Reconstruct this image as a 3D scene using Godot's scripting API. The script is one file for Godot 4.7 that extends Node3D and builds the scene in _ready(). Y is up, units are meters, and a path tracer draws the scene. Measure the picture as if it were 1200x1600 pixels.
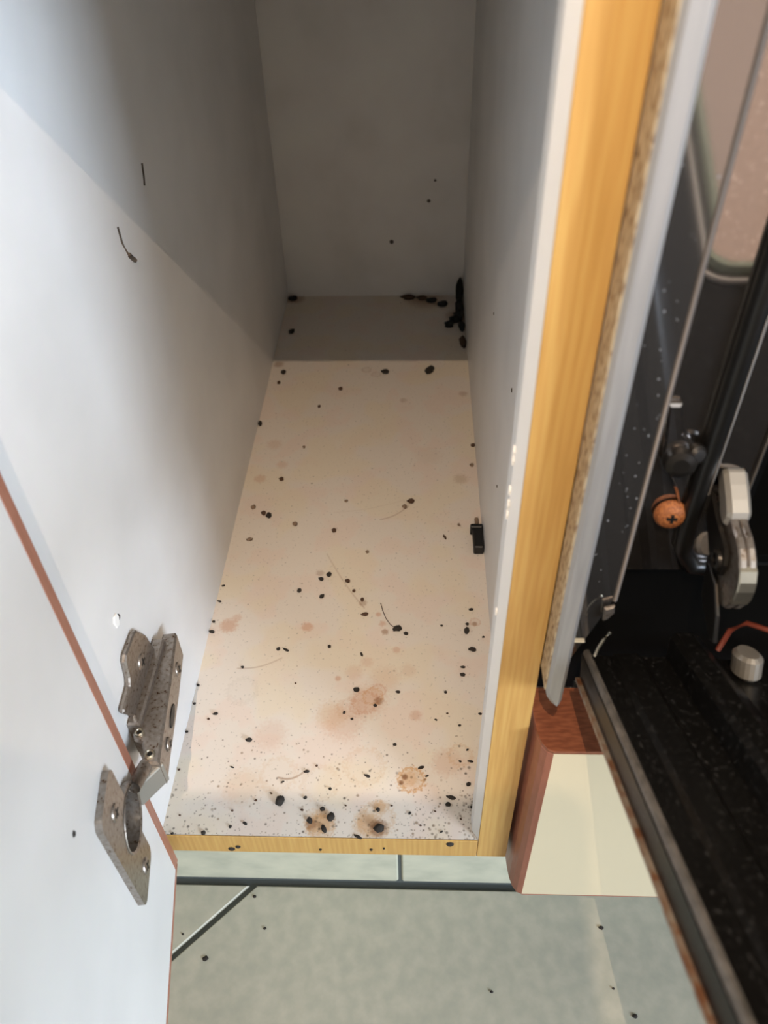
extends Node3D
# A narrow, dirty kitchen base cabinet seen from above: open door with its steel hinge on the left, an open oven on the right.
# Origin: front left corner of the cabinet floor, x right, y up, z out of the cabinet towards the viewer.

const W := 0.19        # inner width of the cabinet
const D := 0.605       # inner depth
const FLOOR_Y := -0.12 # tiled kitchen floor
const GAP := 0.1737    # left face of the wooden front stile

var mats := {}
var used := {}
var rng := RandomNumberGenerator.new()
var door_frame := Transform3D()
var oven_frame := Transform3D()


func _ready() -> void:
	rng.seed = 4711
	camera_and_light()
	make_materials()
	var ad := deg_to_rad(8.9)
	var w := Vector3(sin(ad), 0, cos(ad))
	var n := Vector3(cos(ad), 0, -sin(ad))
	door_frame = Transform3D(Basis(w, Vector3.UP, -n), Vector3(0.0068, 0, 0.005))
	var ao := deg_to_rad(25.9)
	# oven door: x along the hinge, y away from the hinge, z up out of the inner face
	oven_frame = Transform3D(Basis(Vector3(1, 0, 0), Vector3(0, sin(ao), cos(ao)), Vector3(0, cos(ao), -sin(ao))), Vector3(0, 0.155, 0))
	room()
	cabinet()
	oven()
	oven_drawer()
	cabinet_dirt()
	out_of_view_lamps()


func camera_and_light() -> void:
	var cam := Camera3D.new()
	cam.name = "camera"
	cam.fov = 64.83
	cam.keep_aspect = Camera3D.KEEP_HEIGHT
	cam.near = 0.01
	cam.far = 30.0
	var up := Vector3(-0.003431, 0.728712, -0.684812)
	var right := Vector3(0.999284, -0.023313, -0.029815)
	cam.transform = Transform3D(Basis(right, up, right.cross(up)).orthonormalized(), Vector3(0.1387, 0.4302, 0.1973))
	var at := CameraAttributesPhysical.new()
	at.frustum_focal_length = 18.9
	at.frustum_focus_distance = 0.46
	at.exposure_aperture = 8.5
	cam.attributes = at
	add_child(cam)
	cam.fov = 64.83
	cam.current = true
	var env := Environment.new()
	env.background_mode = Environment.BG_SKY
	var sky := Sky.new()
	var ps := ProceduralSkyMaterial.new()
	ps.sky_top_color = Color(0.55, 0.68, 0.9)
	ps.sky_horizon_color = Color(0.8, 0.86, 0.95)
	ps.ground_bottom_color = Color(0.3, 0.3, 0.3)
	ps.ground_horizon_color = Color(0.7, 0.72, 0.75)
	sky.sky_material = ps
	env.sky = sky
	env.tonemap_mode = Environment.TONE_MAPPER_LINEAR
	env.tonemap_exposure = 1.0
	env.sdfgi_enabled = true
	env.ssao_enabled = true
	env.ssil_enabled = true
	var we := WorldEnvironment.new()
	we.name = "world_environment"
	we.environment = env
	add_child(we)
	# daylight from an unseen window at the right, placed to light the left panel
	area("unseen_window_light", Vector3(2.06, 0.85, 1.62), Vector3(0.0, 0.2, 0.1), Vector2(0.94, 0.94), Color(0.86, 0.925, 1.0), 11.6)
	# added ceiling panel for even fill, out of view
	area("ceiling_fill_light", Vector3(0.3, 2.13, 1.35), Vector3(0.3, 0.0, 1.34), Vector2(1.1, 1.1), Color(1.0, 0.92, 0.80), 1.65)
	# unseen small warm lamp above and behind the viewer, placed by its shadow edges
	area("unseen_warm_light", Vector3(0.12, 0.71, 0.297), Vector3(0.12, 0.1, -0.15), Vector2(0.0016, 0.0016), Color(1.0, 0.885, 0.765), 0.26)


func area(called: String, at: Vector3, to: Vector3, size: Vector2, col: Color, energy: float) -> void:
	var l := AreaLight3D.new()
	l.name = called
	l.area_size = size
	l.area_normalize_energy = true
	l.light_color = col
	l.light_energy = energy
	l.area_range = 12.0
	l.area_attenuation = 2.0
	l.shadow_enabled = true
	add_child(l)
	l.look_at_from_position(at, to, Vector3.UP if absf((to - at).normalized().y) < 0.98 else Vector3.FORWARD)


# ---------------------------------------------------------------- helpers
func numbered(called: String) -> String:
	if not used.has(called):
		used[called] = 0
		return called
	used[called] += 1
	return "%s_%03d" % [called, used[called]]


func thing(called: String, label: String, category: String, at: Vector3, group := "") -> Node3D:
	var o := Node3D.new()
	o.name = numbered(called)
	add_child(o)
	o.position = at
	o.set_meta("label", label)
	o.set_meta("category", category)
	if group != "":
		o.set_meta("group", group)
	return o


# meshes are written in world coordinates; a part of a thing is shifted back by the thing's own place
func part(called: String, mesh: Mesh, m: Material, parent: Node3D, label := "") -> MeshInstance3D:
	var o := MeshInstance3D.new()
	o.name = called
	o.mesh = mesh
	if m:
		o.material_override = m
	if parent.get_parent() == self and not parent is MeshInstance3D:
		o.position = -parent.position
	parent.add_child(o, true)
	o.cast_shadow = GeometryInstance3D.SHADOW_CASTING_SETTING_ON
	if label != "":
		o.set_meta("label", label)
	return o


func struct(called: String, mesh: Mesh, m: Material, label: String, category: String) -> MeshInstance3D:
	var o := MeshInstance3D.new()
	o.name = called
	o.mesh = mesh
	o.material_override = m
	o.set_meta("kind", "structure")
	o.set_meta("label", label)
	o.set_meta("category", category)
	add_child(o)
	return o


func quad(st: SurfaceTool, a: Vector3, b: Vector3, c: Vector3, d: Vector3) -> void:
	for v in [a, b, c, a, c, d]:
		st.add_vertex(v)


func inset(poly: PackedVector2Array, by: float) -> PackedVector2Array:
	var out := PackedVector2Array()
	var k := poly.size()
	for i in k:
		var p := poly[i]
		var e0 := (p - poly[(i + k - 1) % k]).normalized()
		var e1 := (poly[(i + 1) % k] - p).normalized()
		var n0 := Vector2(-e0.y, e0.x)
		var n1 := Vector2(-e1.y, e1.x)
		var m := (n0 + n1).normalized()
		var c: float = maxf(0.4, m.dot(n0))
		out.append(p + m * by / c)
	return out


func ccw(poly: PackedVector2Array) -> PackedVector2Array:
	if Geometry2D.is_polygon_clockwise(poly):
		poly = poly.duplicate()
		poly.reverse()
	return poly


# an outline drawn out from h0 to h1 along the frame's z, with both rims bevelled
func extrude_into(st: SurfaceTool, outline: PackedVector2Array, h0: float, h1: float, bevel := 0.0, f := Transform3D.IDENTITY) -> void:
	# Geometry2D calls "clockwise" in y-down axes; keep the mathematical counter-clockwise order
	var poly := outline.duplicate()
	var area2 := 0.0
	for i in poly.size():
		area2 += poly[i].cross(poly[(i + 1) % poly.size()])
	if area2 < 0:
		poly.reverse()
	if h1 < h0:
		var t := h0
		h0 = h1
		h1 = t
	var rings := []
	var cap := poly
	if bevel > 0.0:
		cap = inset(poly, bevel)
		rings = [[cap, h0], [poly, h0 + bevel], [poly, h1 - bevel], [cap, h1]]
	else:
		rings = [[poly, h0], [poly, h1]]
	var flip := f.basis.determinant() < 0
	var tri := Geometry2D.triangulate_polygon(cap)
	for r in rings.size() - 1:
		var a: PackedVector2Array = rings[r][0]
		var b: PackedVector2Array = rings[r + 1][0]
		var ha: float = rings[r][1]
		var hb: float = rings[r + 1][1]
		for i in a.size():
			var j := (i + 1) % a.size()
			var p := f * Vector3(a[i].x, a[i].y, ha)
			var q := f * Vector3(a[j].x, a[j].y, ha)
			var s := f * Vector3(b[j].x, b[j].y, hb)
			var t := f * Vector3(b[i].x, b[i].y, hb)
			if flip:
				quad(st, p, q, s, t)
			else:
				quad(st, t, s, q, p)
	for k in range(0, tri.size(), 3):
		var v := []
		for c in 3:
			v.append(cap[tri[k + c]])
		if (v[1] - v[0]).cross(v[2] - v[0]) < 0:
			v.reverse()
		for top in [false, true]:
			var h: float = h1 if top else h0
			var o := [0, 2, 1] if (top != flip) else [0, 1, 2]
			for c in o:
				st.add_vertex(f * Vector3(v[c].x, v[c].y, h))


func begin() -> SurfaceTool:
	var st := SurfaceTool.new()
	st.begin(Mesh.PRIMITIVE_TRIANGLES)
	st.set_smooth_group(-1)
	return st


func done(st: SurfaceTool) -> ArrayMesh:
	st.generate_normals()
	return st.commit()


func extrude(outline: PackedVector2Array, h0: float, h1: float, bevel := 0.0, f := Transform3D.IDENTITY) -> ArrayMesh:
	var st := begin()
	extrude_into(st, outline, h0, h1, bevel, f)
	return done(st)


func extrude_hole(outline: PackedVector2Array, holes: Array, h0: float, h1: float, f := Transform3D.IDENTITY) -> ArrayMesh:
	var st := begin()
	var pieces := [outline]
	for hole in holes:
		var mid := Vector2.ZERO
		for p in hole:
			mid += p
		mid /= hole.size()
		var next := []
		for piece in pieces:
			for half in [PackedVector2Array([mid + Vector2(-9, -9), mid + Vector2(0, -9), mid + Vector2(0, 9), mid + Vector2(-9, 9)]), PackedVector2Array([mid + Vector2(0, -9), mid + Vector2(9, -9), mid + Vector2(9, 9), mid + Vector2(0, 9)])]:
				for side in Geometry2D.intersect_polygons(piece, half):
					for clean in Geometry2D.clip_polygons(side, hole):
						next.append(clean)
		pieces = next
	for piece in pieces:
		extrude_into(st, piece, h0, h1, 0.0, f)
	return done(st)


func rect(x0: float, y0: float, x1: float, y1: float, r := 0.0, n := 4) -> PackedVector2Array:
	if r <= 0.0:
		return PackedVector2Array([Vector2(x0, y0), Vector2(x1, y0), Vector2(x1, y1), Vector2(x0, y1)])
	var out := PackedVector2Array()
	for c in [[x1 - r, y0 + r, -PI / 2], [x1 - r, y1 - r, 0.0], [x0 + r, y1 - r, PI / 2], [x0 + r, y0 + r, PI]]:
		for k in n + 1:
			var a: float = c[2] + PI / 2 * k / n
			out.append(Vector2(c[0] + cos(a) * r, c[1] + sin(a) * r))
	return out


func circle(c: Vector2, r: float, n := 24, ry := 0.0) -> PackedVector2Array:
	var out := PackedVector2Array()
	for k in n:
		var a := TAU * k / n
		out.append(c + Vector2(cos(a) * r, sin(a) * (ry if ry > 0.0 else r)))
	return out


func pts(list: Array) -> PackedVector2Array:
	var out := PackedVector2Array()
	for k in range(0, list.size(), 2):
		out.append(Vector2(list[k], list[k + 1]))
	return out


# a box between two corners with all edges bevelled
func box(a: Vector3, b: Vector3, bevel := 0.0) -> ArrayMesh:
	return extrude(rect(a.x, a.y, b.x, b.y, bevel, 1), a.z, b.z, bevel)


func tube_into(st: SurfaceTool, path: Array, r: float, n := 10) -> void:
	var prev := []
	for i in path.size():
		var dir: Vector3 = (path[mini(i + 1, path.size() - 1)] - path[maxi(i - 1, 0)]).normalized()
		var side := dir.cross(Vector3.UP if absf(dir.y) < 0.9 else Vector3.RIGHT).normalized()
		var other := side.cross(dir).normalized()
		var ring := []
		for k in n:
			var a := TAU * k / n
			ring.append(path[i] + side * cos(a) * r + other * sin(a) * r)
		if i > 0:
			for k in n:
				var l := (k + 1) % n
				quad(st, prev[k], prev[l], ring[l], ring[k])
		if i == 0 or i == path.size() - 1:
			for k in range(1, n - 1):
				st.add_vertex(ring[0])
				st.add_vertex(ring[k + (1 if i > 0 else 0)])
				st.add_vertex(ring[k + (0 if i > 0 else 1)])
		prev = ring


func tube(path: Array, r: float, n := 10) -> ArrayMesh:
	var st := SurfaceTool.new()
	st.begin(Mesh.PRIMITIVE_TRIANGLES)
	st.set_smooth_group(0)
	tube_into(st, path, r, n)
	st.generate_normals()
	return st.commit()


# a turned shape: profile of (radius, height) about the frame's z axis
func lathe(profile: Array, f: Transform3D, n := 28) -> ArrayMesh:
	var st := SurfaceTool.new()
	st.begin(Mesh.PRIMITIVE_TRIANGLES)
	for i in profile.size() - 1:
		st.set_smooth_group(i)
		for k in n:
			var a := TAU * k / n
			var b := TAU * (k + 1) / n
			var p: Vector2 = profile[i]
			var q: Vector2 = profile[i + 1]
			var va := f * Vector3(cos(a) * p.x, sin(a) * p.x, p.y)
			var vb := f * Vector3(cos(b) * p.x, sin(b) * p.x, p.y)
			var vc := f * Vector3(cos(b) * q.x, sin(b) * q.x, q.y)
			var vd := f * Vector3(cos(a) * q.x, sin(a) * q.x, q.y)
			quad(st, vd, vc, vb, va)
	st.generate_normals()
	return st.commit()


func facing(at: Vector3, dir: Vector3) -> Transform3D:
	var z := dir.normalized()
	var x := z.cross(Vector3.UP if absf(z.y) < 0.9 else Vector3.RIGHT).normalized()
	return Transform3D(Basis(x, z.cross(x), z), at)


# ---------------------------------------------------------------- materials
func grain(seed_: int, freq: float, size := 256, oct := 4) -> Image:
	var nz := FastNoiseLite.new()
	nz.seed = seed_
	nz.frequency = freq
	nz.fractal_octaves = oct
	return nz.get_seamless_image(size, size)


func ramp_tex(src: Image, stops: Array) -> ImageTexture:
	var g := Gradient.new()
	g.offsets = PackedFloat32Array(stops[0])
	g.colors = PackedColorArray(stops[1])
	var s := src.get_width()
	var img := Image.create(s, s, false, Image.FORMAT_RGB8)
	for y in s:
		for x in s:
			img.set_pixel(x, y, g.sample(src.get_pixel(x, y).r))
	return ImageTexture.create_from_image(img)


func mat(called: String, col: Color, rough: float, metal := 0.0) -> StandardMaterial3D:
	var m := StandardMaterial3D.new()
	m.resource_name = called
	m.albedo_color = col
	m.roughness = rough
	m.metallic = metal
	mats[called] = m
	return m


func textured(called: String, tex: Texture2D, scale: Vector3, rough: float, metal := 0.0) -> StandardMaterial3D:
	var m := mat(called, Color.WHITE, rough, metal)
	m.albedo_texture = tex
	m.uv1_triplanar = true
	m.uv1_world_triplanar = true
	m.uv1_scale = scale
	return m


func make_materials() -> void:
	var soft := grain(3, 0.012)
	var fine := grain(5, 0.06)
	var speck := grain(8, 0.09, 256, 2)
	textured("melamine", ramp_tex(soft, [[0.0, 0.5, 1.0], [Color(0.845, 0.84, 0.83), Color(0.87, 0.865, 0.855), Color(0.89, 0.885, 0.875)]]), Vector3.ONE * 3.0, 0.42)
	textured("back_board", ramp_tex(soft, [[0.0, 0.5, 1.0], [Color(0.80, 0.785, 0.755), Color(0.84, 0.825, 0.80), Color(0.86, 0.85, 0.82)]]), Vector3.ONE * 3.0, 0.5)
	textured("edge_wood", ramp_tex(fine, [[0.0, 0.35, 0.5, 0.65, 1.0], [Color(0.69, 0.53, 0.285), Color(0.715, 0.555, 0.305), Color(0.73, 0.57, 0.32), Color(0.74, 0.59, 0.335), Color(0.76, 0.615, 0.36)]]), Vector3(24, 1.0, 24), 0.42)
	textured("brown_edge", ramp_tex(fine, [[0.0, 0.5, 1.0], [Color(0.53, 0.31, 0.23), Color(0.585, 0.36, 0.28), Color(0.62, 0.39, 0.30)]]), Vector3(20, 4, 20), 0.38)
	textured("door_lipping", ramp_tex(fine, [[0.0, 0.5, 1.0], [Color(0.60, 0.39, 0.31), Color(0.635, 0.425, 0.345), Color(0.665, 0.455, 0.375)]]), Vector3(20, 4, 20), 0.45)
	textured("brown_wood", ramp_tex(fine, [[0.0, 0.4, 0.5, 0.6, 1.0], [Color(0.40, 0.22, 0.14), Color(0.46, 0.26, 0.17), Color(0.48, 0.275, 0.18), Color(0.50, 0.29, 0.19), Color(0.55, 0.33, 0.22)]]), Vector3(7, 20, 32), 0.35)
	mat("cream", Color(0.80, 0.745, 0.625), 0.4)
	var tile_tex := ramp_tex(grain(21, 0.035, 256, 5), [[0.0, 0.4, 0.55, 0.7, 1.0], [Color(0.625, 0.62, 0.56), Color(0.65, 0.64, 0.575), Color(0.665, 0.65, 0.585), Color(0.675, 0.66, 0.595), Color(0.70, 0.68, 0.61)]])
	textured("tile", tile_tex, Vector3.ONE * 8.0, 0.55)
	textured("plinth_tile", ramp_tex(grain(22, 0.02), [[0.0, 0.5, 1.0], [Color(0.66, 0.665, 0.595), Color(0.715, 0.715, 0.64), Color(0.75, 0.745, 0.665)]]), Vector3(6, 9, 6), 0.5)
	mat("grout", Color(0.30, 0.32, 0.31), 0.9)
	var worn := ramp_tex(grain(9, 0.045, 256, 3), [[0.0, 0.16, 0.24, 0.5, 1.0], [Color(0.24, 0.15, 0.10), Color(0.38, 0.29, 0.22), Color(0.56, 0.52, 0.48), Color(0.60, 0.565, 0.53), Color(0.66, 0.63, 0.60)]])
	var st := textured("hinge_steel", worn, Vector3.ONE * 28.0, 0.36, 0.85)
	st.uv1_triplanar_sharpness = 4.0
	mat("bright_steel", Color(0.70, 0.67, 0.60), 0.36, 0.95)
	mat("dim_metal", Color(0.30, 0.285, 0.27), 0.4, 0.6)
	mat("bead_metal", Color(0.34, 0.315, 0.295), 0.5, 0.5)
	mat("flange_enamel", Color(0.63, 0.62, 0.615), 0.06, 0.95)
	mat("fleck", Color(0.44, 0.45, 0.46), 0.7)
	mat("light_steel", Color(0.62, 0.60, 0.565), 0.42, 0.6)
	mat("dark_steel", Color(0.20, 0.19, 0.18), 0.35, 0.8)
	textured("trim_metal", ramp_tex(fine, [[0.0, 0.5, 1.0], [Color(0.58, 0.575, 0.57), Color(0.62, 0.615, 0.61), Color(0.66, 0.65, 0.645)]]), Vector3(20, 1.2, 20), 0.45, 0.45)
	var grime := ramp_tex(grain(31, 0.05), [[0.0, 0.28, 0.36, 0.6, 1.0], [Color(0.30, 0.19, 0.12), Color(0.42, 0.31, 0.21), Color(0.66, 0.58, 0.46), Color(0.71, 0.64, 0.52), Color(0.75, 0.69, 0.58)]])
	textured("grimy_trim", grime, Vector3(40, 12, 40), 0.5, 0.15)
	var en := textured("enamel", ramp_tex(speck, [[0.0, 0.3, 0.75, 0.8, 1.0], [Color(0.66, 0.635, 0.62), Color(0.68, 0.655, 0.64), Color(0.69, 0.665, 0.65), Color(0.73, 0.71, 0.70), Color(0.78, 0.76, 0.75)]]), Vector3.ONE * 14.0, 0.05, 0.98)
	en.metallic_specular = 0.5
	textured("black_door", ramp_tex(speck, [[0.0, 0.74, 0.8, 1.0], [Color(0.05, 0.048, 0.046), Color(0.065, 0.062, 0.058), Color(0.16, 0.16, 0.16), Color(0.32, 0.32, 0.32)]]), Vector3.ONE * 16.0, 0.34).metallic_specular = 0.3
	textured("ridge_highlight_grey", ramp_tex(grain(41, 0.05), [[0.0, 0.4, 0.6, 1.0], [Color(0.26, 0.25, 0.23), Color(0.36, 0.345, 0.325), Color(0.42, 0.40, 0.38), Color(0.48, 0.46, 0.43)]]), Vector3.ONE * 12.0, 0.4, 0.3)  # grey tone carries the highlight along the oven door ridge
	textured("brown_orange_edge", ramp_tex(grain(42, 0.04), [[0.0, 0.4, 0.55, 1.0], [Color(0.36, 0.20, 0.12), Color(0.46, 0.32, 0.22), Color(0.52, 0.46, 0.40), Color(0.60, 0.56, 0.50)]]), Vector3.ONE * 14.0, 0.45, 0.2)  # brownish metal, with orange reflections put into its colour
	mat("rubber", Color(0.055, 0.053, 0.05), 0.35)
	mat("plastic_and_hole_black", Color(0.04, 0.04, 0.038), 0.5)  # also paints the dark inside holes and slots
	mat("oven_black", Color(0.02, 0.0195, 0.019), 0.6).metallic_specular = 0.2
	mat("pane", Color(0.90, 0.78, 0.71), 0.05, 0.95)
	mat("pane_rim", Color(0.66, 0.72, 0.66), 0.2)
	mat("pane_highlight_line", Color(0.95, 0.95, 0.95), 0.3)  # white stands for the bright highlight round the pane edge
	textured("rust", ramp_tex(grain(51, 0.05), [[0.0, 0.35, 0.6, 1.0], [Color(0.32, 0.17, 0.08), Color(0.50, 0.28, 0.13), Color(0.60, 0.36, 0.18), Color(0.68, 0.45, 0.25)]]), Vector3.ONE * 60.0, 0.7)
	mat("red_wire", Color(0.40, 0.16, 0.09), 0.6)
	mat("dropping", Color(0.15, 0.125, 0.10), 0.85)
	mat("brown_crumb", Color(0.29, 0.20, 0.135), 0.85)
	mat("faint_crumb", Color(0.48, 0.40, 0.33), 0.9)
	textured("burnt", ramp_tex(fine, [[0.0, 0.5, 1.0], [Color(0.03, 0.03, 0.03), Color(0.06, 0.055, 0.05), Color(0.12, 0.10, 0.08)]]), Vector3.ONE * 40.0, 0.8)
	mat("scuff", Color(0.33, 0.29, 0.25), 0.8)
	mat("chip", Color(0.96, 0.95, 0.93), 0.6)
	textured("wall_paint", ramp_tex(soft, [[0.0, 1.0], [Color(0.84, 0.79, 0.74), Color(0.87, 0.82, 0.77)]]), Vector3.ONE * 0.7, 0.8)
	mat("ceiling_paint", Color(0.90, 0.87, 0.83), 0.85)
	mat("white_frame", Color(0.9, 0.9, 0.9), 0.4)
	mat("worktop", Color(0.5, 0.47, 0.43), 0.35)
	var gl := mat("window_glass", Color(0.95, 0.97, 1.0, 0.08), 0.02)
	gl.transparency = BaseMaterial3D.TRANSPARENCY_ALPHA
	for e in [["lamp_glow", Color(1.0, 0.88, 0.70), 6.0], ["panel_glow", Color(1.0, 0.95, 0.88), 1.0]]:
		var m := mat(e[0], Color.WHITE, 0.5)
		m.emission_enabled = true
		m.emission = e[1]
		m.emission_energy_multiplier = e[2]


# ---------------------------------------------------------------- the setting
func room() -> void:
	var slab := struct("floor", box(Vector3(-1.6, -0.2, -0.75), Vector3(2.2, FLOOR_Y - 0.0025, 3.0)), mats.grout, "dark grout bed of the grey tiled kitchen floor", "floor")
	# square tiles laid diagonally
	var e1 := Vector2(1, 1).normalized()
	var e2 := Vector2(-1, 1).normalized()
	var o := Vector2(0.0332, -0.0237) + e2 * -0.21
	var s := 0.33
	var g := 0.0019
	var field := rect(-1.5, -0.0222, 2.1, 2.9)
	var lay := Transform3D(Basis(Vector3(1, 0, 0), Vector3(0, 0, 1), Vector3(0, 1, 0)), Vector3(0, FLOOR_Y, 0))
	for i in range(-9, 11):
		for j in range(-9, 11):
			var a := o + e1 * (i * s + g) + e2 * (j * s + g)
			var q := s - 2.0 * g
			var t := PackedVector2Array([a, a + e1 * q, a + e1 * q + e2 * q, a + e2 * q])
			for piece in Geometry2D.intersect_polygons(t, field):
				if piece.size() < 3:
					continue
				var area2 := 0.0
				for k in piece.size():
					area2 += piece[k].cross(piece[(k + 1) % piece.size()])
				if absf(area2) < 0.0006:
					continue
				part("tile", extrude(piece, -0.009, 0.0, 0.0008, lay), mats.tile, slab)
	# tiled plinth under the cabinets
	var plinth := struct("trim_1", box(Vector3(-1.5, FLOOR_Y - 0.002, -0.06), Vector3(2.1, -0.019, -0.0268)), mats.grout, "recessed plinth of grey green tiles under the cabinets", "plinth")
	for k in range(-5, 7):
		var x := 0.13 + k * 0.33
		var lo := maxf(x + 0.0011, -1.5)
		var hi := minf(x + 0.33 - 0.0011, 2.1)
		if hi > lo:
			part("tile", extrude(rect(lo, FLOOR_Y + 0.003, hi, -0.0195, 0.0012, 1), -0.034, -0.0255, 0.001), mats.plinth_tile, plinth)
	struct("wall_back", box(Vector3(-1.6, -0.2, -0.75), Vector3(2.2, 2.25, -0.65)), mats.wall_paint, "beige painted wall behind the cabinets", "wall")
	struct("wall_front", box(Vector3(-1.6, -0.2, 2.9), Vector3(2.2, 2.25, 3.0)), mats.wall_paint, "beige painted wall behind the viewer", "wall")
	struct("wall_left", box(Vector3(-1.6, -0.2, -0.65), Vector3(-1.5, 2.25, 2.9)), mats.wall_paint, "beige painted wall at the left of the kitchen", "wall")
	struct("ceiling", box(Vector3(-1.6, 2.2, -0.75), Vector3(2.2, 2.3, 3.0)), mats.ceiling_paint, "pale kitchen ceiling", "ceiling")
	var turn := Transform3D(Basis(Vector3(0, 0, 1), Vector3(0, 1, 0), Vector3(1, 0, 0)), Vector3.ZERO)
	struct("wall_right", extrude_hole(rect(-0.65, -0.2, 2.9, 2.25), [rect(1.1, 0.33, 2.14, 1.37)], 2.1, 2.2, turn), mats.wall_paint, "beige painted wall with the unseen window", "wall")
	var win := struct("window_1", extrude_hole(rect(1.1, 0.33, 2.14, 1.37), [rect(1.15, 0.38, 2.09, 1.32)], 2.12, 2.17, turn), mats.white_frame, "unseen white framed kitchen window out of view on the right", "window")  # out of view, placed to light the left panel and the door
	part("pane", extrude(rect(1.15, 0.38, 2.09, 1.32), 2.14, 2.145, 0.0, turn), mats.window_glass, win)


func out_of_view_lamps() -> void:
	var c := thing("added_ceiling_lamp", "added flat square ceiling lamp giving fill light to the kitchen", "lamp", Vector3(0.3, 2.2, 1.35))  # added fill source, out of view
	part("housing", box(Vector3(-0.27, 2.165, 0.78), Vector3(0.87, 2.2, 1.92), 0.008), mats.white_frame, c)
	part("diffuser", box(Vector3(-0.25, 2.15, 0.8), Vector3(0.85, 2.165, 1.9)), mats.panel_glow, c)
	var t := thing("unseen_warm_lamp", "unseen small warm lamp behind the viewer on an added thin floor stand", "lamp", Vector3(0.12, FLOOR_Y, 0.62))
	part("base", lathe([Vector2(0.0, 0.0), Vector2(0.12, 0.0), Vector2(0.12, 0.012), Vector2(0.02, 0.02), Vector2(0.0, 0.02)], facing(Vector3(0.12, FLOOR_Y, 0.62), Vector3.UP)), mats.dark_steel, t)  # the stand is added; shadows give only the place of the lamp
	part("pole", tube([Vector3(0.12, FLOOR_Y + 0.01, 0.62), Vector3(0.12, 0.72, 0.62), Vector3(0.12, 0.76, 0.55), Vector3(0.12, 0.742, 0.335)], 0.008), mats.dark_steel, t)
	var aim := Vector3(0.0, -0.61, -0.447)
	var f := facing(Vector3(0.12, 0.71, 0.297) - aim.normalized() * 0.004, aim)
	part("lamp_head", lathe([Vector2(0.0, -0.05), Vector2(0.012, -0.05), Vector2(0.016, -0.02), Vector2(0.016, 0.001), Vector2(0.0, 0.001)], f), mats.dark_steel, t)
	part("bulb", lathe([Vector2(0.0, 0.001), Vector2(0.003, 0.001), Vector2(0.003, 0.002), Vector2(0.0, 0.002)], f, 12), mats.lamp_glow, t)
	# added plate in place of the handheld phone, cut to cast its shadow
	var lay := Transform3D(Basis(Vector3(1, 0, 0), Vector3(0, 0, 1), Vector3(0, 1, 0)), Vector3.ZERO)
	part("added_shadow_plate", extrude(pts([0.030, 0.2472, 0.1350, 0.2472, 0.1366, 0.2478, 0.1374, 0.2492, 0.1366, 0.350, 0.030, 0.350]), 0.597, 0.600, 0.0, lay), mats.dark_steel, t)
	for s in [-1.0, 1.0]:
		part("added_strut", tube([Vector3(0.12 + s * 0.013, 0.599, 0.335), Vector3(0.12 + s * 0.015, 0.73, 0.327)], 0.002, 8), mats.dark_steel, t)  # added, to hold the shadow plate


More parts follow.
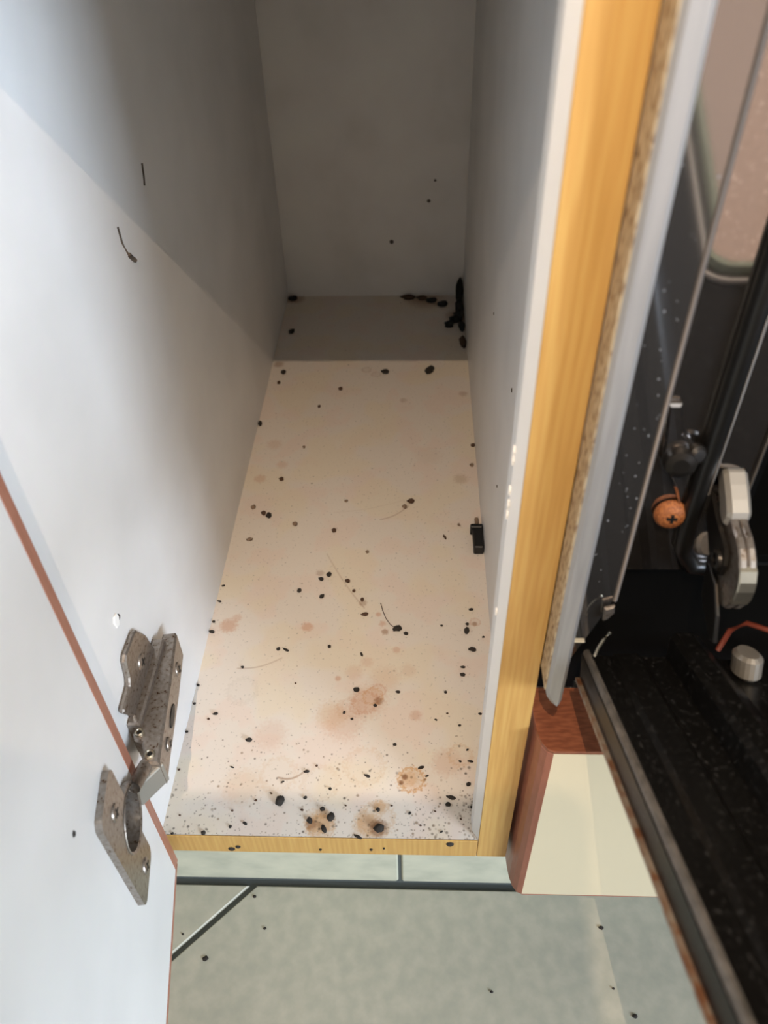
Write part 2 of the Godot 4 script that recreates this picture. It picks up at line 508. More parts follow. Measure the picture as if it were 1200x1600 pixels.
# ---------------------------------------------------------------- cabinet
func shelf_texture() -> ImageTexture:
	var px := 0.4
	var wide := int(190 / px)
	var long := int(605 / px)
	var a := FastNoiseLite.new()
	a.seed = 61
	a.frequency = 0.009
	a.fractal_octaves = 4
	var b := FastNoiseLite.new()
	b.seed = 62
	b.frequency = 0.005
	b.fractal_octaves = 3
	var c := FastNoiseLite.new()
	c.seed = 63
	c.frequency = 0.16
	c.fractal_octaves = 2
	var ia := a.get_image(wide, long)
	var ib := b.get_image(wide, long)
	var ic := c.get_image(wide, long)
	var img := Image.create(wide, long, false, Image.FORMAT_RGB8)
	var base := Color(0.862, 0.822, 0.775)
	var pink := Color(0.868, 0.79, 0.735)
	var straw := Color(0.865, 0.815, 0.715)
	for y in long:
		for x in wide:
			var col := base
			col = col.lerp(pink, clampf((ia.get_pixel(x, y).r - 0.52) * 3.0, 0.0, 0.55))
			col = col.lerp(straw, clampf((ib.get_pixel(x, y).r - 0.5) * 3.0, 0.0, 0.5))
			var d := ic.get_pixel(x, y).r
			if d < 0.2:
				col = col.darkened(minf(0.35, (0.2 - d) * 2.2))
			img.set_pixel(x, y, col)
	# stains: x mm, z mm, radius, ring (1) or blob (0), strength, colour
	var amber := Color(0.72, 0.47, 0.22)
	var brown := Color(0.45, 0.29, 0.18)
	var rosy := Color(0.74, 0.52, 0.40)
	var stains := [
		[137.2, -36.0, 8.6, 1, 0.75, amber], [136.0, -36.5, 6.5, 0, 0.42, amber], [133.5, -37.5, 2.2, 0, 0.8, brown], [131.5, -34.0, 1.8, 0, 0.7, brown],
		[86.3, -9.1, 9.5, 0, 0.6, amber], [82.0, -8.0, 4.0, 0, 0.6, brown], [88.0, -6.5, 8.0, 1, 0.4, amber],
		[113.0, -9.0, 9.0, 0, 0.5, amber], [119.5, -7.0, 6.0, 0, 0.8, brown], [119.7, -19.0, 5.0, 0, 0.5, amber], [118.0, -12.0, 11.0, 1, 0.3, amber],
		[108.1, -87.7, 9.0, 1, 0.5, rosy], [113.0, -92.0, 7.0, 1, 0.5, amber], [116.0, -96.0, 5.5, 1, 0.55, rosy], [104.0, -84.0, 6.0, 1, 0.35, rosy], [98.0, -83.0, 8.0, 1, 0.25, rosy],
		[110.0, -88.0, 14.0, 0, 0.34, rosy], [116.5, -88.5, 3.5, 0, 0.6, brown], [96.0, -73.0, 15.0, 0, 0.3, rosy], [88.0, -78.0, 12.0, 0, 0.22, amber],
		[66.2, -146.5, 4.8, 0, 0.65, rosy], [12.2, -147.1, 7.5, 0, 0.6, rosy], [17.0, -154.0, 4.0, 0, 0.35, rosy], [139.7, -78.5, 4.5, 0, 0.45, rosy],
		[158.0, -47.0, 11.0, 0, 0.3, rosy], [166.0, -52.0, 8.0, 1, 0.25, amber], [52.0, -64.0, 12.0, 0, 0.2, rosy], [120.0, -105.0, 12.0, 0, 0.2, rosy],
		[70.6, -195.9, 3.5, 0, 0.35, brown], [103.0, -168.0, 3.4, 0, 0.4, brown], [117.0, -150.0, 2.8, 0, 0.55, rosy], [114.0, -158.0, 2.4, 0, 0.5, rosy], [119.0, -143.0, 3.0, 0, 0.55, brown],
		[127.0, -128.0, 3.2, 0, 0.45, rosy], [180.0, -152.0, 4.0, 1, 0.5, rosy], [179.5, -150.5, 2.2, 0, 0.5, brown], [12.0, -300.0, 6.0, 0, 0.4, rosy], [28.0, -318.0, 6.0, 0, 0.3, rosy], [18.0, -345.0, 8.0, 0, 0.25, rosy],
		[40.0, -30.0, 14.0, 0, 0.16, amber], [60.0, -38.0, 12.0, 1, 0.13, amber], [85.0, -33.0, 12.0, 1, 0.12, amber], [110.0, -44.0, 13.0, 1, 0.15, amber], [30.0, -95.0, 11.0, 1, 0.14, straw.darkened(0.3)],
		[100.0, -110.0, 7.0, 0, 0.2, rosy], [108.0, -118.0, 5.0, 0, 0.25, rosy], [90.0, -105.0, 2.4, 0, 0.5, rosy], [135.0, -112.0, 6.0, 0, 0.2, rosy], [150.0, -330.0, 14.0, 0, 0.12, rosy],
		[92.0, -460.0, 5.0, 1, 0.3, brown], [102.0, -452.0, 5.0, 1, 0.25, brown], [128.0, -410.0, 4.0, 0, 0.25, brown], [183.0, -420.0, 5.0, 0, 0.3, brown], [176.0, -300.0, 7.0, 0, 0.22, brown],
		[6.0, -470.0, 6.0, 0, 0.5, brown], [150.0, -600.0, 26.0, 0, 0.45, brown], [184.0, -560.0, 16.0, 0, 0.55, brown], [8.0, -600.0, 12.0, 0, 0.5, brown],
	]
	for s in stains:
		blot(img, px, s[0], s[1], s[2], s[3] == 1, s[4], s[5], ic)
	# dirt gathered towards the front edge and in the right front corner
	var r2 := RandomNumberGenerator.new()
	r2.seed = 99
	for k in 760:
		var x := r2.randf() * 173.0
		var z := -pow(r2.randf(), 2.6) * 60.0 if k < 520 else -r2.randf() * 600.0
		if k >= 600:
			x = 173.0 - pow(r2.randf(), 2.0) * 40.0
			z = -r2.randf() * 30.0
		blot(img, px, x, z, 0.3 + r2.randf() * r2.randf() * 0.9, false, 0.25 + 0.45 * r2.randf(), Color(0.2, 0.16, 0.12) if r2.randf() < 0.6 else Color(0.45, 0.36, 0.27), ic)
	# faint drag marks
	for d in [[74.0, -215.0, 104.0, -164.0, 0.5], [112.0, -252.0, 134.0, -268.0, 0.35], [24.0, -112.0, 52.0, -121.0, 0.35], [76.0, -260.0, 130.0, -275.0, 0.15], [60.0, -36.0, 76.0, -41.0, 0.4]]:
		for k in 60:
			var t := k / 59.0
			blot(img, px, lerpf(d[0], d[2], t), lerpf(d[1], d[3], t) + sin(t * 3.0) * 3.0, 0.8, false, d[4] * 0.3, brown, ic)
	return ImageTexture.create_from_image(img)


func blot(img: Image, px: float, x: float, z: float, r: float, ring: bool, strength: float, col: Color, wob: Image) -> void:
	var cx := x / px
	var cy := (605.0 + z) / px
	var rr := r / px
	var w := img.get_width()
	var h := img.get_height()
	for j in range(maxi(0, int(cy - rr * 1.25)), mini(h, int(cy + rr * 1.25) + 2)):
		for i in range(maxi(0, int(cx - rr * 1.25)), mini(w, int(cx + rr * 1.25) + 2)):
			var d := Vector2(i - cx, j - cy).length() / rr
			if rr > 6.0:
				d += (wob.get_pixel((i + int(x) * 7) % w, j).r - 0.5) * 0.5
			var k := 0.0
			if ring:
				k = clampf(1.0 - absf(d - 0.85) / 0.16, 0.0, 1.0) + (0.22 if d < 0.85 else 0.0)
			else:
				k = clampf((1.0 - d) * 2.0, 0.0, 1.0)
			if k > 0.0:
				img.set_pixel(i, j, img.get_pixel(i, j).lerp(col, minf(1.0, k) * strength * (0.72 if r > 2.5 else 0.9)))


func cabinet() -> void:
	var c := thing("base_cabinet", "narrow white base cabinet with yellow wooden front edges and a hinged white door", "cabinet", Vector3(0.095, -0.0185, -0.3))
	# floor of the cabinet: its top carries the stains
	var lay := Transform3D(Basis(Vector3(1, 0, 0), Vector3(0, 0, 1), Vector3(0, 1, 0)), Vector3.ZERO)
	var st := begin()
	extrude_into(st, pts([0, -D, W, -D, W, -0.013, GAP, -0.013, GAP, -0.0009, 0, -0.0009]), -0.0185, -0.0003, 0.0, lay)
	var m := done(st)
	m.surface_set_material(0, mats.melamine)
	var top := SurfaceTool.new()
	top.begin(Mesh.PRIMITIVE_TRIANGLES)
	for r in [[0.0, -D, W, -0.013], [0.0, -0.013, GAP, -0.0009]]:
		var q := [Vector2(r[0], r[1]), Vector2(r[2], r[1]), Vector2(r[2], r[3]), Vector2(r[0], r[3])]
		for k in [0, 1, 2, 0, 2, 3]:
			top.set_normal(Vector3.UP)
			top.set_uv(Vector2(q[k].x / W, (q[k].y + D) / D))
			top.add_vertex(Vector3(q[k].x, 0, q[k].y))
	top.commit(m)
	var tm := mat("shelf_top", Color.WHITE, 0.5)
	tm.albedo_texture = shelf_texture()
	m.surface_set_material(1, tm)
	part("base_panel", m, null, c)
	part("edge_band", box(Vector3(0, -0.0185, -0.0009), Vector3(GAP, 0, 0), 0.0003), mats.edge_wood, c, "yellow wooden front edge of the cabinet floor")
	part("side_panel", box(Vector3(-0.018, -0.0185, -D), Vector3(0, 0.6, 0)), mats.melamine, c)
	part("side_panel", box(Vector3(W, -0.0185, -D), Vector3(W + 0.0155, 0.6, -0.0215)), mats.melamine, c)
	part("back_panel", box(Vector3(-0.018, -0.0185, -D - 0.006), Vector3(W + 0.016, 0.6, -D)), mats.back_board, c)
	part("top_panel", box(Vector3(0, 0.445, -D), Vector3(W, 0.461, -0.02)), mats.melamine, c)
	part("unseen_top_rail", box(Vector3(0, 0.437, -0.018), Vector3(GAP, 0.6, 0)), mats.melamine, c)  # out of view, placed so its edge shades the rear floor
	var stile := part("front_stile", extrude(pts([GAP - 0.0032, -0.0126, 0.1897, -0.0126, 0.1897, -0.0009, GAP + 0.0002, -0.0009, GAP - 0.0028, -0.0060]), -0.0185, 0.6, 0.0003, lay), mats.melamine, c)
	part("edge_band", box(Vector3(GAP + 0.0002, -0.0185, -0.0009), Vector3(0.19, 0.6, 0.0), 0.0003), mats.edge_wood, stile, "yellow wooden face of the stile")
	var r := RandomNumberGenerator.new()
	r.seed = 17
	for y in [0.266, 0.262, 0.249, 0.243, 0.238, 0.186]:
		part("chip", extrude(circle(Vector2(-0.0062 + r.randf_range(-0.0004, 0.0004), y), 0.0008, 6, 0.0022), -GAP + 0.0027, -GAP + 0.0034, 0.0, Transform3D(Basis(Vector3(0, 0, 1), Vector3(0, 1, 0), Vector3(-1, 0, 0)), Vector3.ZERO)), mats.chip, stile)
	# scuffs and a drilled hole on the left side
	part("scuff", tube([Vector3(0.0003, 0.2729, -0.1629), Vector3(0.0003, 0.265, -0.1633), Vector3(0.0003, 0.2571, -0.1677)], 0.0005, 6), mats.scuff, c)
	part("scuff", tube([Vector3(0.0004, 0.2571, -0.1677), Vector3(0.0004, 0.2535, -0.1712), Vector3(0.0004, 0.251, -0.1742)], 0.0012, 6), mats.scuff, c)
	part("scuff", tube([Vector3(0.0003, 0.2824, -0.2171), Vector3(0.0003, 0.277, -0.2155), Vector3(0.0003, 0.2726, -0.2133)], 0.0005, 6), mats.scuff, c)
	part("screw_hole", lathe([Vector2(0.0, 0.0006), Vector2(0.0013, 0.0006), Vector2(0.0016, 0.0001)], facing(Vector3(0, 0.1385, -0.0405), Vector3.RIGHT), 12), mats.plastic_and_hole_black, c)
	part("hole_chip", extrude(pts([0.0, -0.004, 0.003, -0.003, 0.004, 0.001, 0.002, 0.004, -0.001, 0.003, -0.002, 0.0]), 0.0, 0.0007, 0.0002, Transform3D(Basis(Vector3(0, 0, 1), Vector3(0, 1, 0), Vector3(1, 0, 0)), Vector3(0, 0.1395, -0.0385))), mats.chip, c)
	for s in [[0.0978, -0.1799, 0.0011], [0.1839, -0.159, 0.0014], [0.1638, -0.2748, 0.0012]]:
		part("spot", lathe([Vector2(0.0, 0.0005), Vector2(s[2] * 0.7, 0.0004), Vector2(s[2], 0.0)], facing(Vector3(W, s[0], s[1]), Vector3.LEFT), 8), mats.scuff, c)
	for s in [[0.1141, 0.0612, 0.0024], [0.152, 0.1037, 0.002], [0.158, 0.1239, 0.0014]]:
		part("spot", lathe([Vector2(0.0, 0.0005), Vector2(s[2] * 0.7, 0.0004), Vector2(s[2], 0.0)], facing(Vector3(s[0], s[1], -D), Vector3.BACK), 8), mats.scuff, c)
	for s in [[0.037, -0.0146, 0.0021], [0.041, -0.0118, 0.0016], [0.0871, -0.0132, 0.0009], [0.1154, -0.012, 0.0010], [0.1587, -0.0038, 0.0024], [0.1225, -0.0101, 0.0007]]:
		part("spot", lathe([Vector2(0.0, 0.0009), Vector2(s[2] * 0.7, 0.0007), Vector2(s[2], 0.0)], facing(Vector3(s[0], s[1], 0.0), Vector3.BACK), 7), mats.dropping, c)
	door(c)
	hinge(c)


func door(c: Node3D) -> void:
	# inside face at h = 0, thickness away from the viewer's side
	var f := door_frame
	var d := part("door", extrude_hole(rect(0.0075, -0.0145, 0.19, 0.43), [circle(Vector2(0.029, 0.0885), 0.0146)], 0.0, 0.018, f), mats.melamine, c, "white inside of the open cabinet door")
	# brown lipping round the panel, rounded on the outside; mitred at the corner
	part("edge_strip", extrude(pts([0.0, -0.018, 0.0012, -0.0185, 0.0078, -0.0145, 0.0075, 0.43, 0.0, 0.433]), -0.0001, 0.02, 0.0006, f), mats.door_lipping, d, "brown lipping along the hinge edge")
	part("edge_strip", extrude(pts([0.0014, -0.0185, 0.1935, -0.0185, 0.19, -0.0145, 0.0078, -0.0145]), -0.0001, 0.02, 0.0006, f), mats.door_lipping, d, "brown lipping along the bottom edge")
	part("edge_strip", extrude(rect(0.19, -0.0145, 0.1935, 0.433), -0.0001, 0.02, 0.0006, f), mats.door_lipping, d)
	part("front_face", extrude(rect(0.0078, -0.0145, 0.19, 0.43), 0.018, 0.0195, 0.0, f), mats.cream, d)
	part("spot", lathe([Vector2(0.0, 0.0007), Vector2(0.0009, 0.0006), Vector2(0.0013, 0.0)], facing(f * Vector3(0.0648, 0.1505, 0), -f.basis.z), 8), mats.dropping, d)


func ring(at: Vector3, dir: Vector3, r: float) -> ArrayMesh:
	return lathe([Vector2(r * 0.55, -0.0008), Vector2(r * 0.55, 0.0009), Vector2(r * 0.75, 0.0014), Vector2(r, 0.0009), Vector2(r * 1.12, -0.0006)], facing(at, dir), 20)


func screw_head(parent: Node3D, at: Vector3, dir: Vector3, r: float, m: Material) -> void:
	var s := part("screw", lathe([Vector2(0.0, 0.0011), Vector2(r * 0.6, 0.0011), Vector2(r * 0.9, 0.0007), Vector2(r, 0.0)], facing(at, dir), 18), m, parent)
	var st := begin()
	var f := facing(at, dir)
	extrude_into(st, rect(-r * 0.6, -r * 0.13, r * 0.6, r * 0.13), 0.0007, 0.00125, 0.0, f)
	extrude_into(st, rect(-r * 0.13, -r * 0.6, r * 0.13, r * 0.6), 0.0007, 0.00125, 0.0, f)
	part("slot", done(st), mats.plastic_and_hole_black, s)


func hinge(c: Node3D) -> void:
	var h := Node3D.new()
	h.name = "hinge"
	h.position = -c.position
	c.add_child(h)
	h.set_meta("label", "worn nickel steel concealed hinge joining door and cabinet side")
	var flat := Transform3D(Basis(Vector3(1, 0, 0), Vector3(0, 0, 1), Vector3(0, 1, 0)), Vector3.ZERO)   # (x, z) outlines drawn up y
	var wall := Transform3D(Basis(Vector3(0, 0, 1), Vector3(0, 1, 0), Vector3(1, 0, 0)), Vector3.ZERO)    # (z, y) outlines drawn out x
	# mounting plate with its upper wing
	part("mounting_rail", extrude(pts([0.0002, -0.064, 0.0068, -0.064, 0.0068, -0.012, 0.0002, -0.012]), 0.066, 0.0925, 0.001, flat), mats.hinge_steel, h)
	var wing := begin()
	extrude_into(wing, pts([-0.058, 0.09, -0.054, 0.108, -0.047, 0.1205, -0.044, 0.1225, -0.03, 0.1235, -0.027, 0.1215, -0.025, 0.112, -0.0225, 0.1085, -0.0105, 0.1075, -0.0095, 0.106, -0.0175, 0.09]), 0.0004, 0.0032, 0.0008, wall)
	part("mounting_wing", done(wing), mats.hinge_steel, h)
	screw_head(h, Vector3(0.0032, 0.1045, -0.0400), Vector3.RIGHT, 0.0042, mats.hinge_steel)
	# arm: a folded channel, wider and prouder towards the door
	var arm := begin()
	extrude_into(arm, pts([0.0035, -0.0705, 0.0100, -0.0715, 0.0112, -0.070, 0.0147, -0.042, 0.0179, -0.0087, 0.0197, 0.0062, 0.0142, 0.0062, 0.0122, 0.0042, 0.0105, 0.0000, 0.0085, -0.0045, 0.0045, -0.0060, 0.0030, -0.0095, 0.0033, -0.0140]), 0.0688, 0.0884, 0.0011, flat)
	part("arm", done(arm), mats.hinge_steel, h)
	part("pivot_pin", ring(Vector3(0.0063, 0.0884, -0.0098), Vector3.UP, 0.0022), mats.bright_steel, h)
	part("pivot_pin", ring(Vector3(0.0142, 0.0884, 0.0016), Vector3.UP, 0.0024), mats.bright_steel, h)
	for p in [[0.0063, -0.0098, 0.0013], [0.0142, 0.0016, 0.0014]]:
		part("pin_hole", lathe([Vector2(0.0, 0.0), Vector2(p[2], 0.0)], facing(Vector3(p[0], 0.0886, p[1]), Vector3.UP), 14), mats.plastic_and_hole_black, h)  # black discs paint the dark of the pin holes
	# slots and screws on the outer face of the arm
	var face := facing(Vector3(0.01645, 0.0775, -0.0265), Vector3(1, 0, -0.105))
	part("slot", extrude(circle(Vector2(0, 0), 0.0068, 20, 0.0034), -0.0004, 0.0002, 0.0, face), mats.plastic_and_hole_black, h)
	screw_head(h, Vector3(0.0180, 0.0775, -0.0105), Vector3(1, 0, -0.105), 0.0036, mats.hinge_steel)
	screw_head(h, Vector3(0.0133, 0.0790, -0.0540), Vector3(1, 0.1, -0.105), 0.0040, mats.hinge_steel)
	# link from the arm to the cup in the door
	var p0 := Vector3(0.0172, 0.0775, 0.0040)
	var p1 := Vector3(0.0082, 0.0775, 0.0165)
	var z := (p1 - p0)
	var ln := z.length()
	var lf := Transform3D(Basis(z.normalized().cross(Vector3.UP).normalized(), Vector3.UP.slide(z.normalized()).normalized(), z.normalized()), p0)
	part("link", extrude(rect(-0.0030, -0.0078, 0.0030, 0.0078, 0.001, 2), -0.002, ln, 0.0007, lf), mats.light_steel, h)
	var p2 := door_frame * Vector3(0.0165, 0.0930, -0.0030)
	part("link", tube([Vector3(0.0120, 0.0835, 0.0040), (Vector3(0.0120, 0.0835, 0.0040) + p2) * 0.5 + Vector3(0.001, 0.002, 0), p2], 0.0034), mats.hinge_steel, h)
	# cup plate screwed on the door and the drilled cup behind it
	var hole := circle(Vector2(0.029, 0.0885), 0.0138)
	var shape: PackedVector2Array = Geometry2D.merge_polygons(rect(0.0265, 0.0515, 0.0535, 0.1305, 0.005, 5), circle(Vector2(0.0295, 0.0885), 0.0168, 30))[0]
	var f := door_frame
	part("cup_plate", extrude_hole(shape, [hole], -0.0030, 0.0, f), mats.hinge_steel, h)
	part("cup", lathe([Vector2(0.0152, -0.0031), Vector2(0.0148, -0.0036), Vector2(0.0138, -0.003), Vector2(0.0132, 0.006), Vector2(0.0118, 0.0105), Vector2(0.0, 0.0108)], Transform3D(f.basis, f * Vector3(0.029, 0.0885, 0)), 32), mats.hinge_steel, h)
	for s in [[0.0400, 0.1160], [0.0380, 0.0605]]:
		screw_head(h, f * Vector3(s[0], s[1], -0.003), -f.basis.z, 0.0040, mats.hinge_steel)


# ---------------------------------------------------------------- oven
func oven() -> void:
	var o := thing("oven", "built-in oven with mirror dark front frame and half open black door", "oven", Vector3(0.46, 0.112, -0.25))
	# body behind the front
	var shell := begin()
	for b in [[0.2575, 0.196, -0.5, 0.262, 0.6, -0.024], [0.735, 0.196, -0.5, 0.74, 0.6, -0.024], [0.2575, 0.196, -0.505, 0.74, 0.6, -0.5], [0.262, 0.196, -0.5, 0.735, 0.2, -0.024], [0.262, 0.56, -0.5, 0.735, 0.6, -0.024]]:
		extrude_into(shell, rect(b[0], b[1], b[3], b[4]), b[2], b[5])
	part("cavity", done(shell), mats.oven_black, o)
	part("lower_sheet", box(Vector3(0.208, 0.112, -0.035), Vector3(0.74, 0.1935, -0.0255), 0.001), mats.oven_black, o)
	part("added_gap_strip", box(Vector3(0.1908, 0.1165, -0.0213), Vector3(0.2114, 0.25, -0.0197)), mats.oven_black, o)  # added black strip keeps the gap beside the trim dark
	# grey metal trim that covers the edge of the stile
	var trim := part("side_trim", extrude(pts([0.1906, 0.6, 0.1906, 0.160, 0.1916, 0.1555, 0.1938, 0.1512, 0.1958, 0.1488, 0.1971, 0.1492, 0.1978, 0.1530, 0.1978, 0.6]), 0.0001, 0.0130, 0.0014), mats.trim_metal, o, "grey metal side trim with grimy edge")
	part("grimy_flank", box(Vector3(0.1901, 0.160, 0.0002), Vector3(0.1907, 0.6, 0.0119), 0.0002), mats.grimy_trim, trim, "brown stained flank of the trim")
	# mirror-dark front frame in two steps
	part("front_flange", extrude(pts([0.197, 0.6, 0.197, 0.150, 0.2085, 0.186, 0.2124, 0.200, 0.2124, 0.6]), -0.0018, 0.0, 0.0004), mats.flange_enamel, o)
	var fl := begin()
	var rf := RandomNumberGenerator.new()
	rf.seed = 5
	for k in 45:
		var fy := rf.randf_range(0.205, 0.36)
		var fx := rf.randf_range(0.1995, 0.2118)
		var fr := 0.00014 + 0.00035 * rf.randf() * rf.randf()
		extrude_into(fl, circle(Vector2(fx, fy), fr, 6, fr * rf.randf_range(0.6, 1.8)), -0.0002, 0.00008)
	part("dust_flecks", done(fl), mats.fleck, o).set_meta("kind", "stuff")
	part("flange_bead", tube([Vector3(0.2129, 0.6, -0.0006), Vector3(0.2129, 0.4, -0.0006), Vector3(0.2129, 0.2, -0.0006)], 0.0011, 10), mats.bead_metal, o)
	part("flange_return", box(Vector3(0.2116, 0.198, -0.021), Vector3(0.2124, 0.6, -0.0018)), mats.enamel, o)
	part("recess_panel", extrude_hole(rect(0.2116, 0.1945, 0.2575, 0.6), [rect(0.2444, 0.2375, 0.2538, 0.2468)], -0.0225, -0.021), mats.enamel, o)
	part("gasket", tube([Vector3(0.2392, 0.6, -0.0190), Vector3(0.2392, 0.4, -0.0190), Vector3(0.2392, 0.225, -0.0190), Vector3(0.2405, 0.208, -0.0190), Vector3(0.246, 0.1985, -0.0195), Vector3(0.256, 0.1965, -0.0200)], 0.0034, 12), mats.rubber, o)
	part("gasket_lip", tube([Vector3(0.2434, 0.6, -0.0203), Vector3(0.2434, 0.4, -0.0203), Vector3(0.2434, 0.235, -0.0203)], 0.0008, 8), mats.dim_metal, o)
	part("cavity_lip", tube([Vector3(0.2572, 0.6, -0.0205), Vector3(0.2572, 0.235, -0.0205)], 0.0008, 8), mats.dark_steel, o)
	# latch bracket
	var br := part("latch_bracket", extrude(pts([0.2205, 0.2755, 0.2250, 0.2755, 0.2280, 0.2640, 0.2330, 0.2590, 0.2352, 0.2500, 0.2340, 0.2310, 0.2310, 0.2380, 0.2232, 0.2530]), -0.0212, -0.0180, 0.0009), mats.enamel, o)
	part("boss", lathe([Vector2(0.0, 0.0050), Vector2(0.0028, 0.0050), Vector2(0.0050, 0.0042), Vector2(0.0058, 0.0020), Vector2(0.0060, 0.0)], facing(Vector3(0.2290, 0.2530, -0.0182), Vector3(-0.15, 0.1, 1))), mats.dark_steel, br)
	part("bolt", lathe([Vector2(0.0, 0.0030), Vector2(0.0022, 0.0029), Vector2(0.0034, 0.0020), Vector2(0.0038, 0.0)], facing(Vector3(0.2332, 0.2560, -0.0175), Vector3(0.35, 0.3, 1))), mats.dark_steel, br)
	var sc := part("screw", lathe([Vector2(0.0, 0.0038), Vector2(0.0028, 0.0035), Vector2(0.0048, 0.0025), Vector2(0.0058, 0.0009), Vector2(0.0059, 0.0)], facing(Vector3(0.2318, 0.2262, -0.0195), Vector3(-0.05, 0.15, 1)), 26), mats.rust, o, "rusty orange screw head")
	var sl := begin()
	var sf := facing(Vector3(0.2318, 0.2262, -0.0195), Vector3(-0.05, 0.15, 1))
	extrude_into(sl, rect(-0.0019, -0.0005, 0.0019, 0.0005), 0.003, 0.0041, 0.0, sf)
	extrude_into(sl, rect(-0.0005, -0.0017, 0.0005, 0.0017), 0.003, 0.0041, 0.0, sf)
	part("slot", done(sl), mats.plastic_and_hole_black, sc)
	# door hinge: sleeve in the slot, curved arm plates, side plate with an eye
	var side := Transform3D(Basis(Vector3(0, 0, 1), Vector3(0, 1, 0), Vector3(1, 0, 0)), Vector3.ZERO)   # (z, y) outlines drawn out x
	var hg := part("hinge_arm", extrude(pts([-0.030, 0.2455, -0.021, 0.2440, -0.010, 0.2362, -0.004, 0.2345, 0.0005, 0.2340, 0.0045, 0.2326, 0.0080, 0.2305, 0.0106, 0.2276, 0.0124, 0.2245, 0.0133, 0.2210, 0.0132, 0.2165, 0.0122, 0.2120, 0.0104, 0.2085, 0.0075, 0.2063, 0.0030, 0.2060, -0.0030, 0.2105, -0.0100, 0.2200, -0.020, 0.2330, -0.030, 0.2400]), 0.2478, 0.2506, 0.0006, side), mats.hinge_steel, o, "curved worn steel door hinge arm")
	part("hinge_arm", extrude(pts([-0.030, 0.2455, -0.021, 0.2440, -0.010, 0.2362, -0.004, 0.2345, 0.0005, 0.2340, 0.0045, 0.2326, 0.0080, 0.2305, 0.0106, 0.2276, 0.0124, 0.2245, 0.0133, 0.2210, 0.0132, 0.2165, 0.0122, 0.2120, 0.0104, 0.2085, 0.0075, 0.2063, 0.0030, 0.2060, -0.0030, 0.2105, -0.0100, 0.2200, -0.020, 0.2330, -0.030, 0.2400]), 0.2509, 0.2537, 0.0006, side), mats.hinge_steel, o)
	part("nose_cap", extrude(pts([0.0092, 0.2288, 0.0110, 0.2281, 0.0130, 0.2246, 0.0139, 0.2210, 0.0138, 0.2163, 0.0131, 0.2138, 0.0118, 0.2142, 0.0121, 0.2200, 0.0112, 0.2240]), 0.2477, 0.2538, 0.0004, side), mats.bright_steel, hg, "bright front nose")  # brighter steel along the front of the arm
	part("eye_hole", lathe([Vector2(0.0, 0.0), Vector2(0.0026, 0.0)], facing(Vector3(0.24485, 0.2215, -0.0010), Vector3.LEFT), 16), mats.plastic_and_hole_black, hg)  # black disc paints the dark inside the eye
	part("hinge_sleeve", extrude(pts([-0.0235, 0.2462, -0.0200, 0.2454, -0.0160, 0.2432, -0.0115, 0.2403, -0.0078, 0.2375, -0.0070, 0.2355, -0.0076, 0.2310, -0.0095, 0.2294, -0.014, 0.2310, -0.0235, 0.2385]), 0.2466, 0.2550, 0.0015, side), mats.light_steel, hg)
	part("side_plate", extrude_hole(pts([-0.0215, 0.2340, -0.012, 0.2310, 0.0010, 0.2285, 0.0040, 0.2235, 0.0035, 0.2180, -0.0010, 0.2155, -0.0075, 0.2165, -0.0215, 0.2260]), [circle(Vector2(-0.0010, 0.2215), 0.0021)], 0.2452, 0.2468, side), mats.dark_steel, hg)
	part("eyelet", ring(Vector3(0.2450, 0.2215, -0.0010), Vector3.LEFT, 0.0038), mats.dark_steel, hg)
	part("lower_plate", extrude(pts([-0.010, 0.2140, 0.002, 0.2120, 0.0110, 0.2050, 0.0160, 0.1960, 0.0120, 0.1930, -0.004, 0.1990]), 0.2456, 0.2472, 0.0004, side), mats.dark_steel, hg)
	# small fittings by the trim
	part("catch", extrude(pts([0.2090, 0.1985, 0.2125, 0.2000, 0.2130, 0.1960, 0.2112, 0.1925, 0.2095, 0.1915]), 0.001, 0.0030, 0.0006), mats.hinge_steel, o)
	part("spring_wire", tube([Vector3(0.2070, 0.1800, 0.0100), Vector3(0.2076, 0.1850, 0.0100), Vector3(0.2090, 0.1890, 0.0095), Vector3(0.2108, 0.1925, 0.0090)], 0.0006, 8), mats.bright_steel, o)
	part("catch_tab", box(Vector3(0.1985, 0.1848, 0.0060), Vector3(0.2030, 0.1856, 0.0080), 0.0002), mats.bright_steel, o)
	oven_door(o)


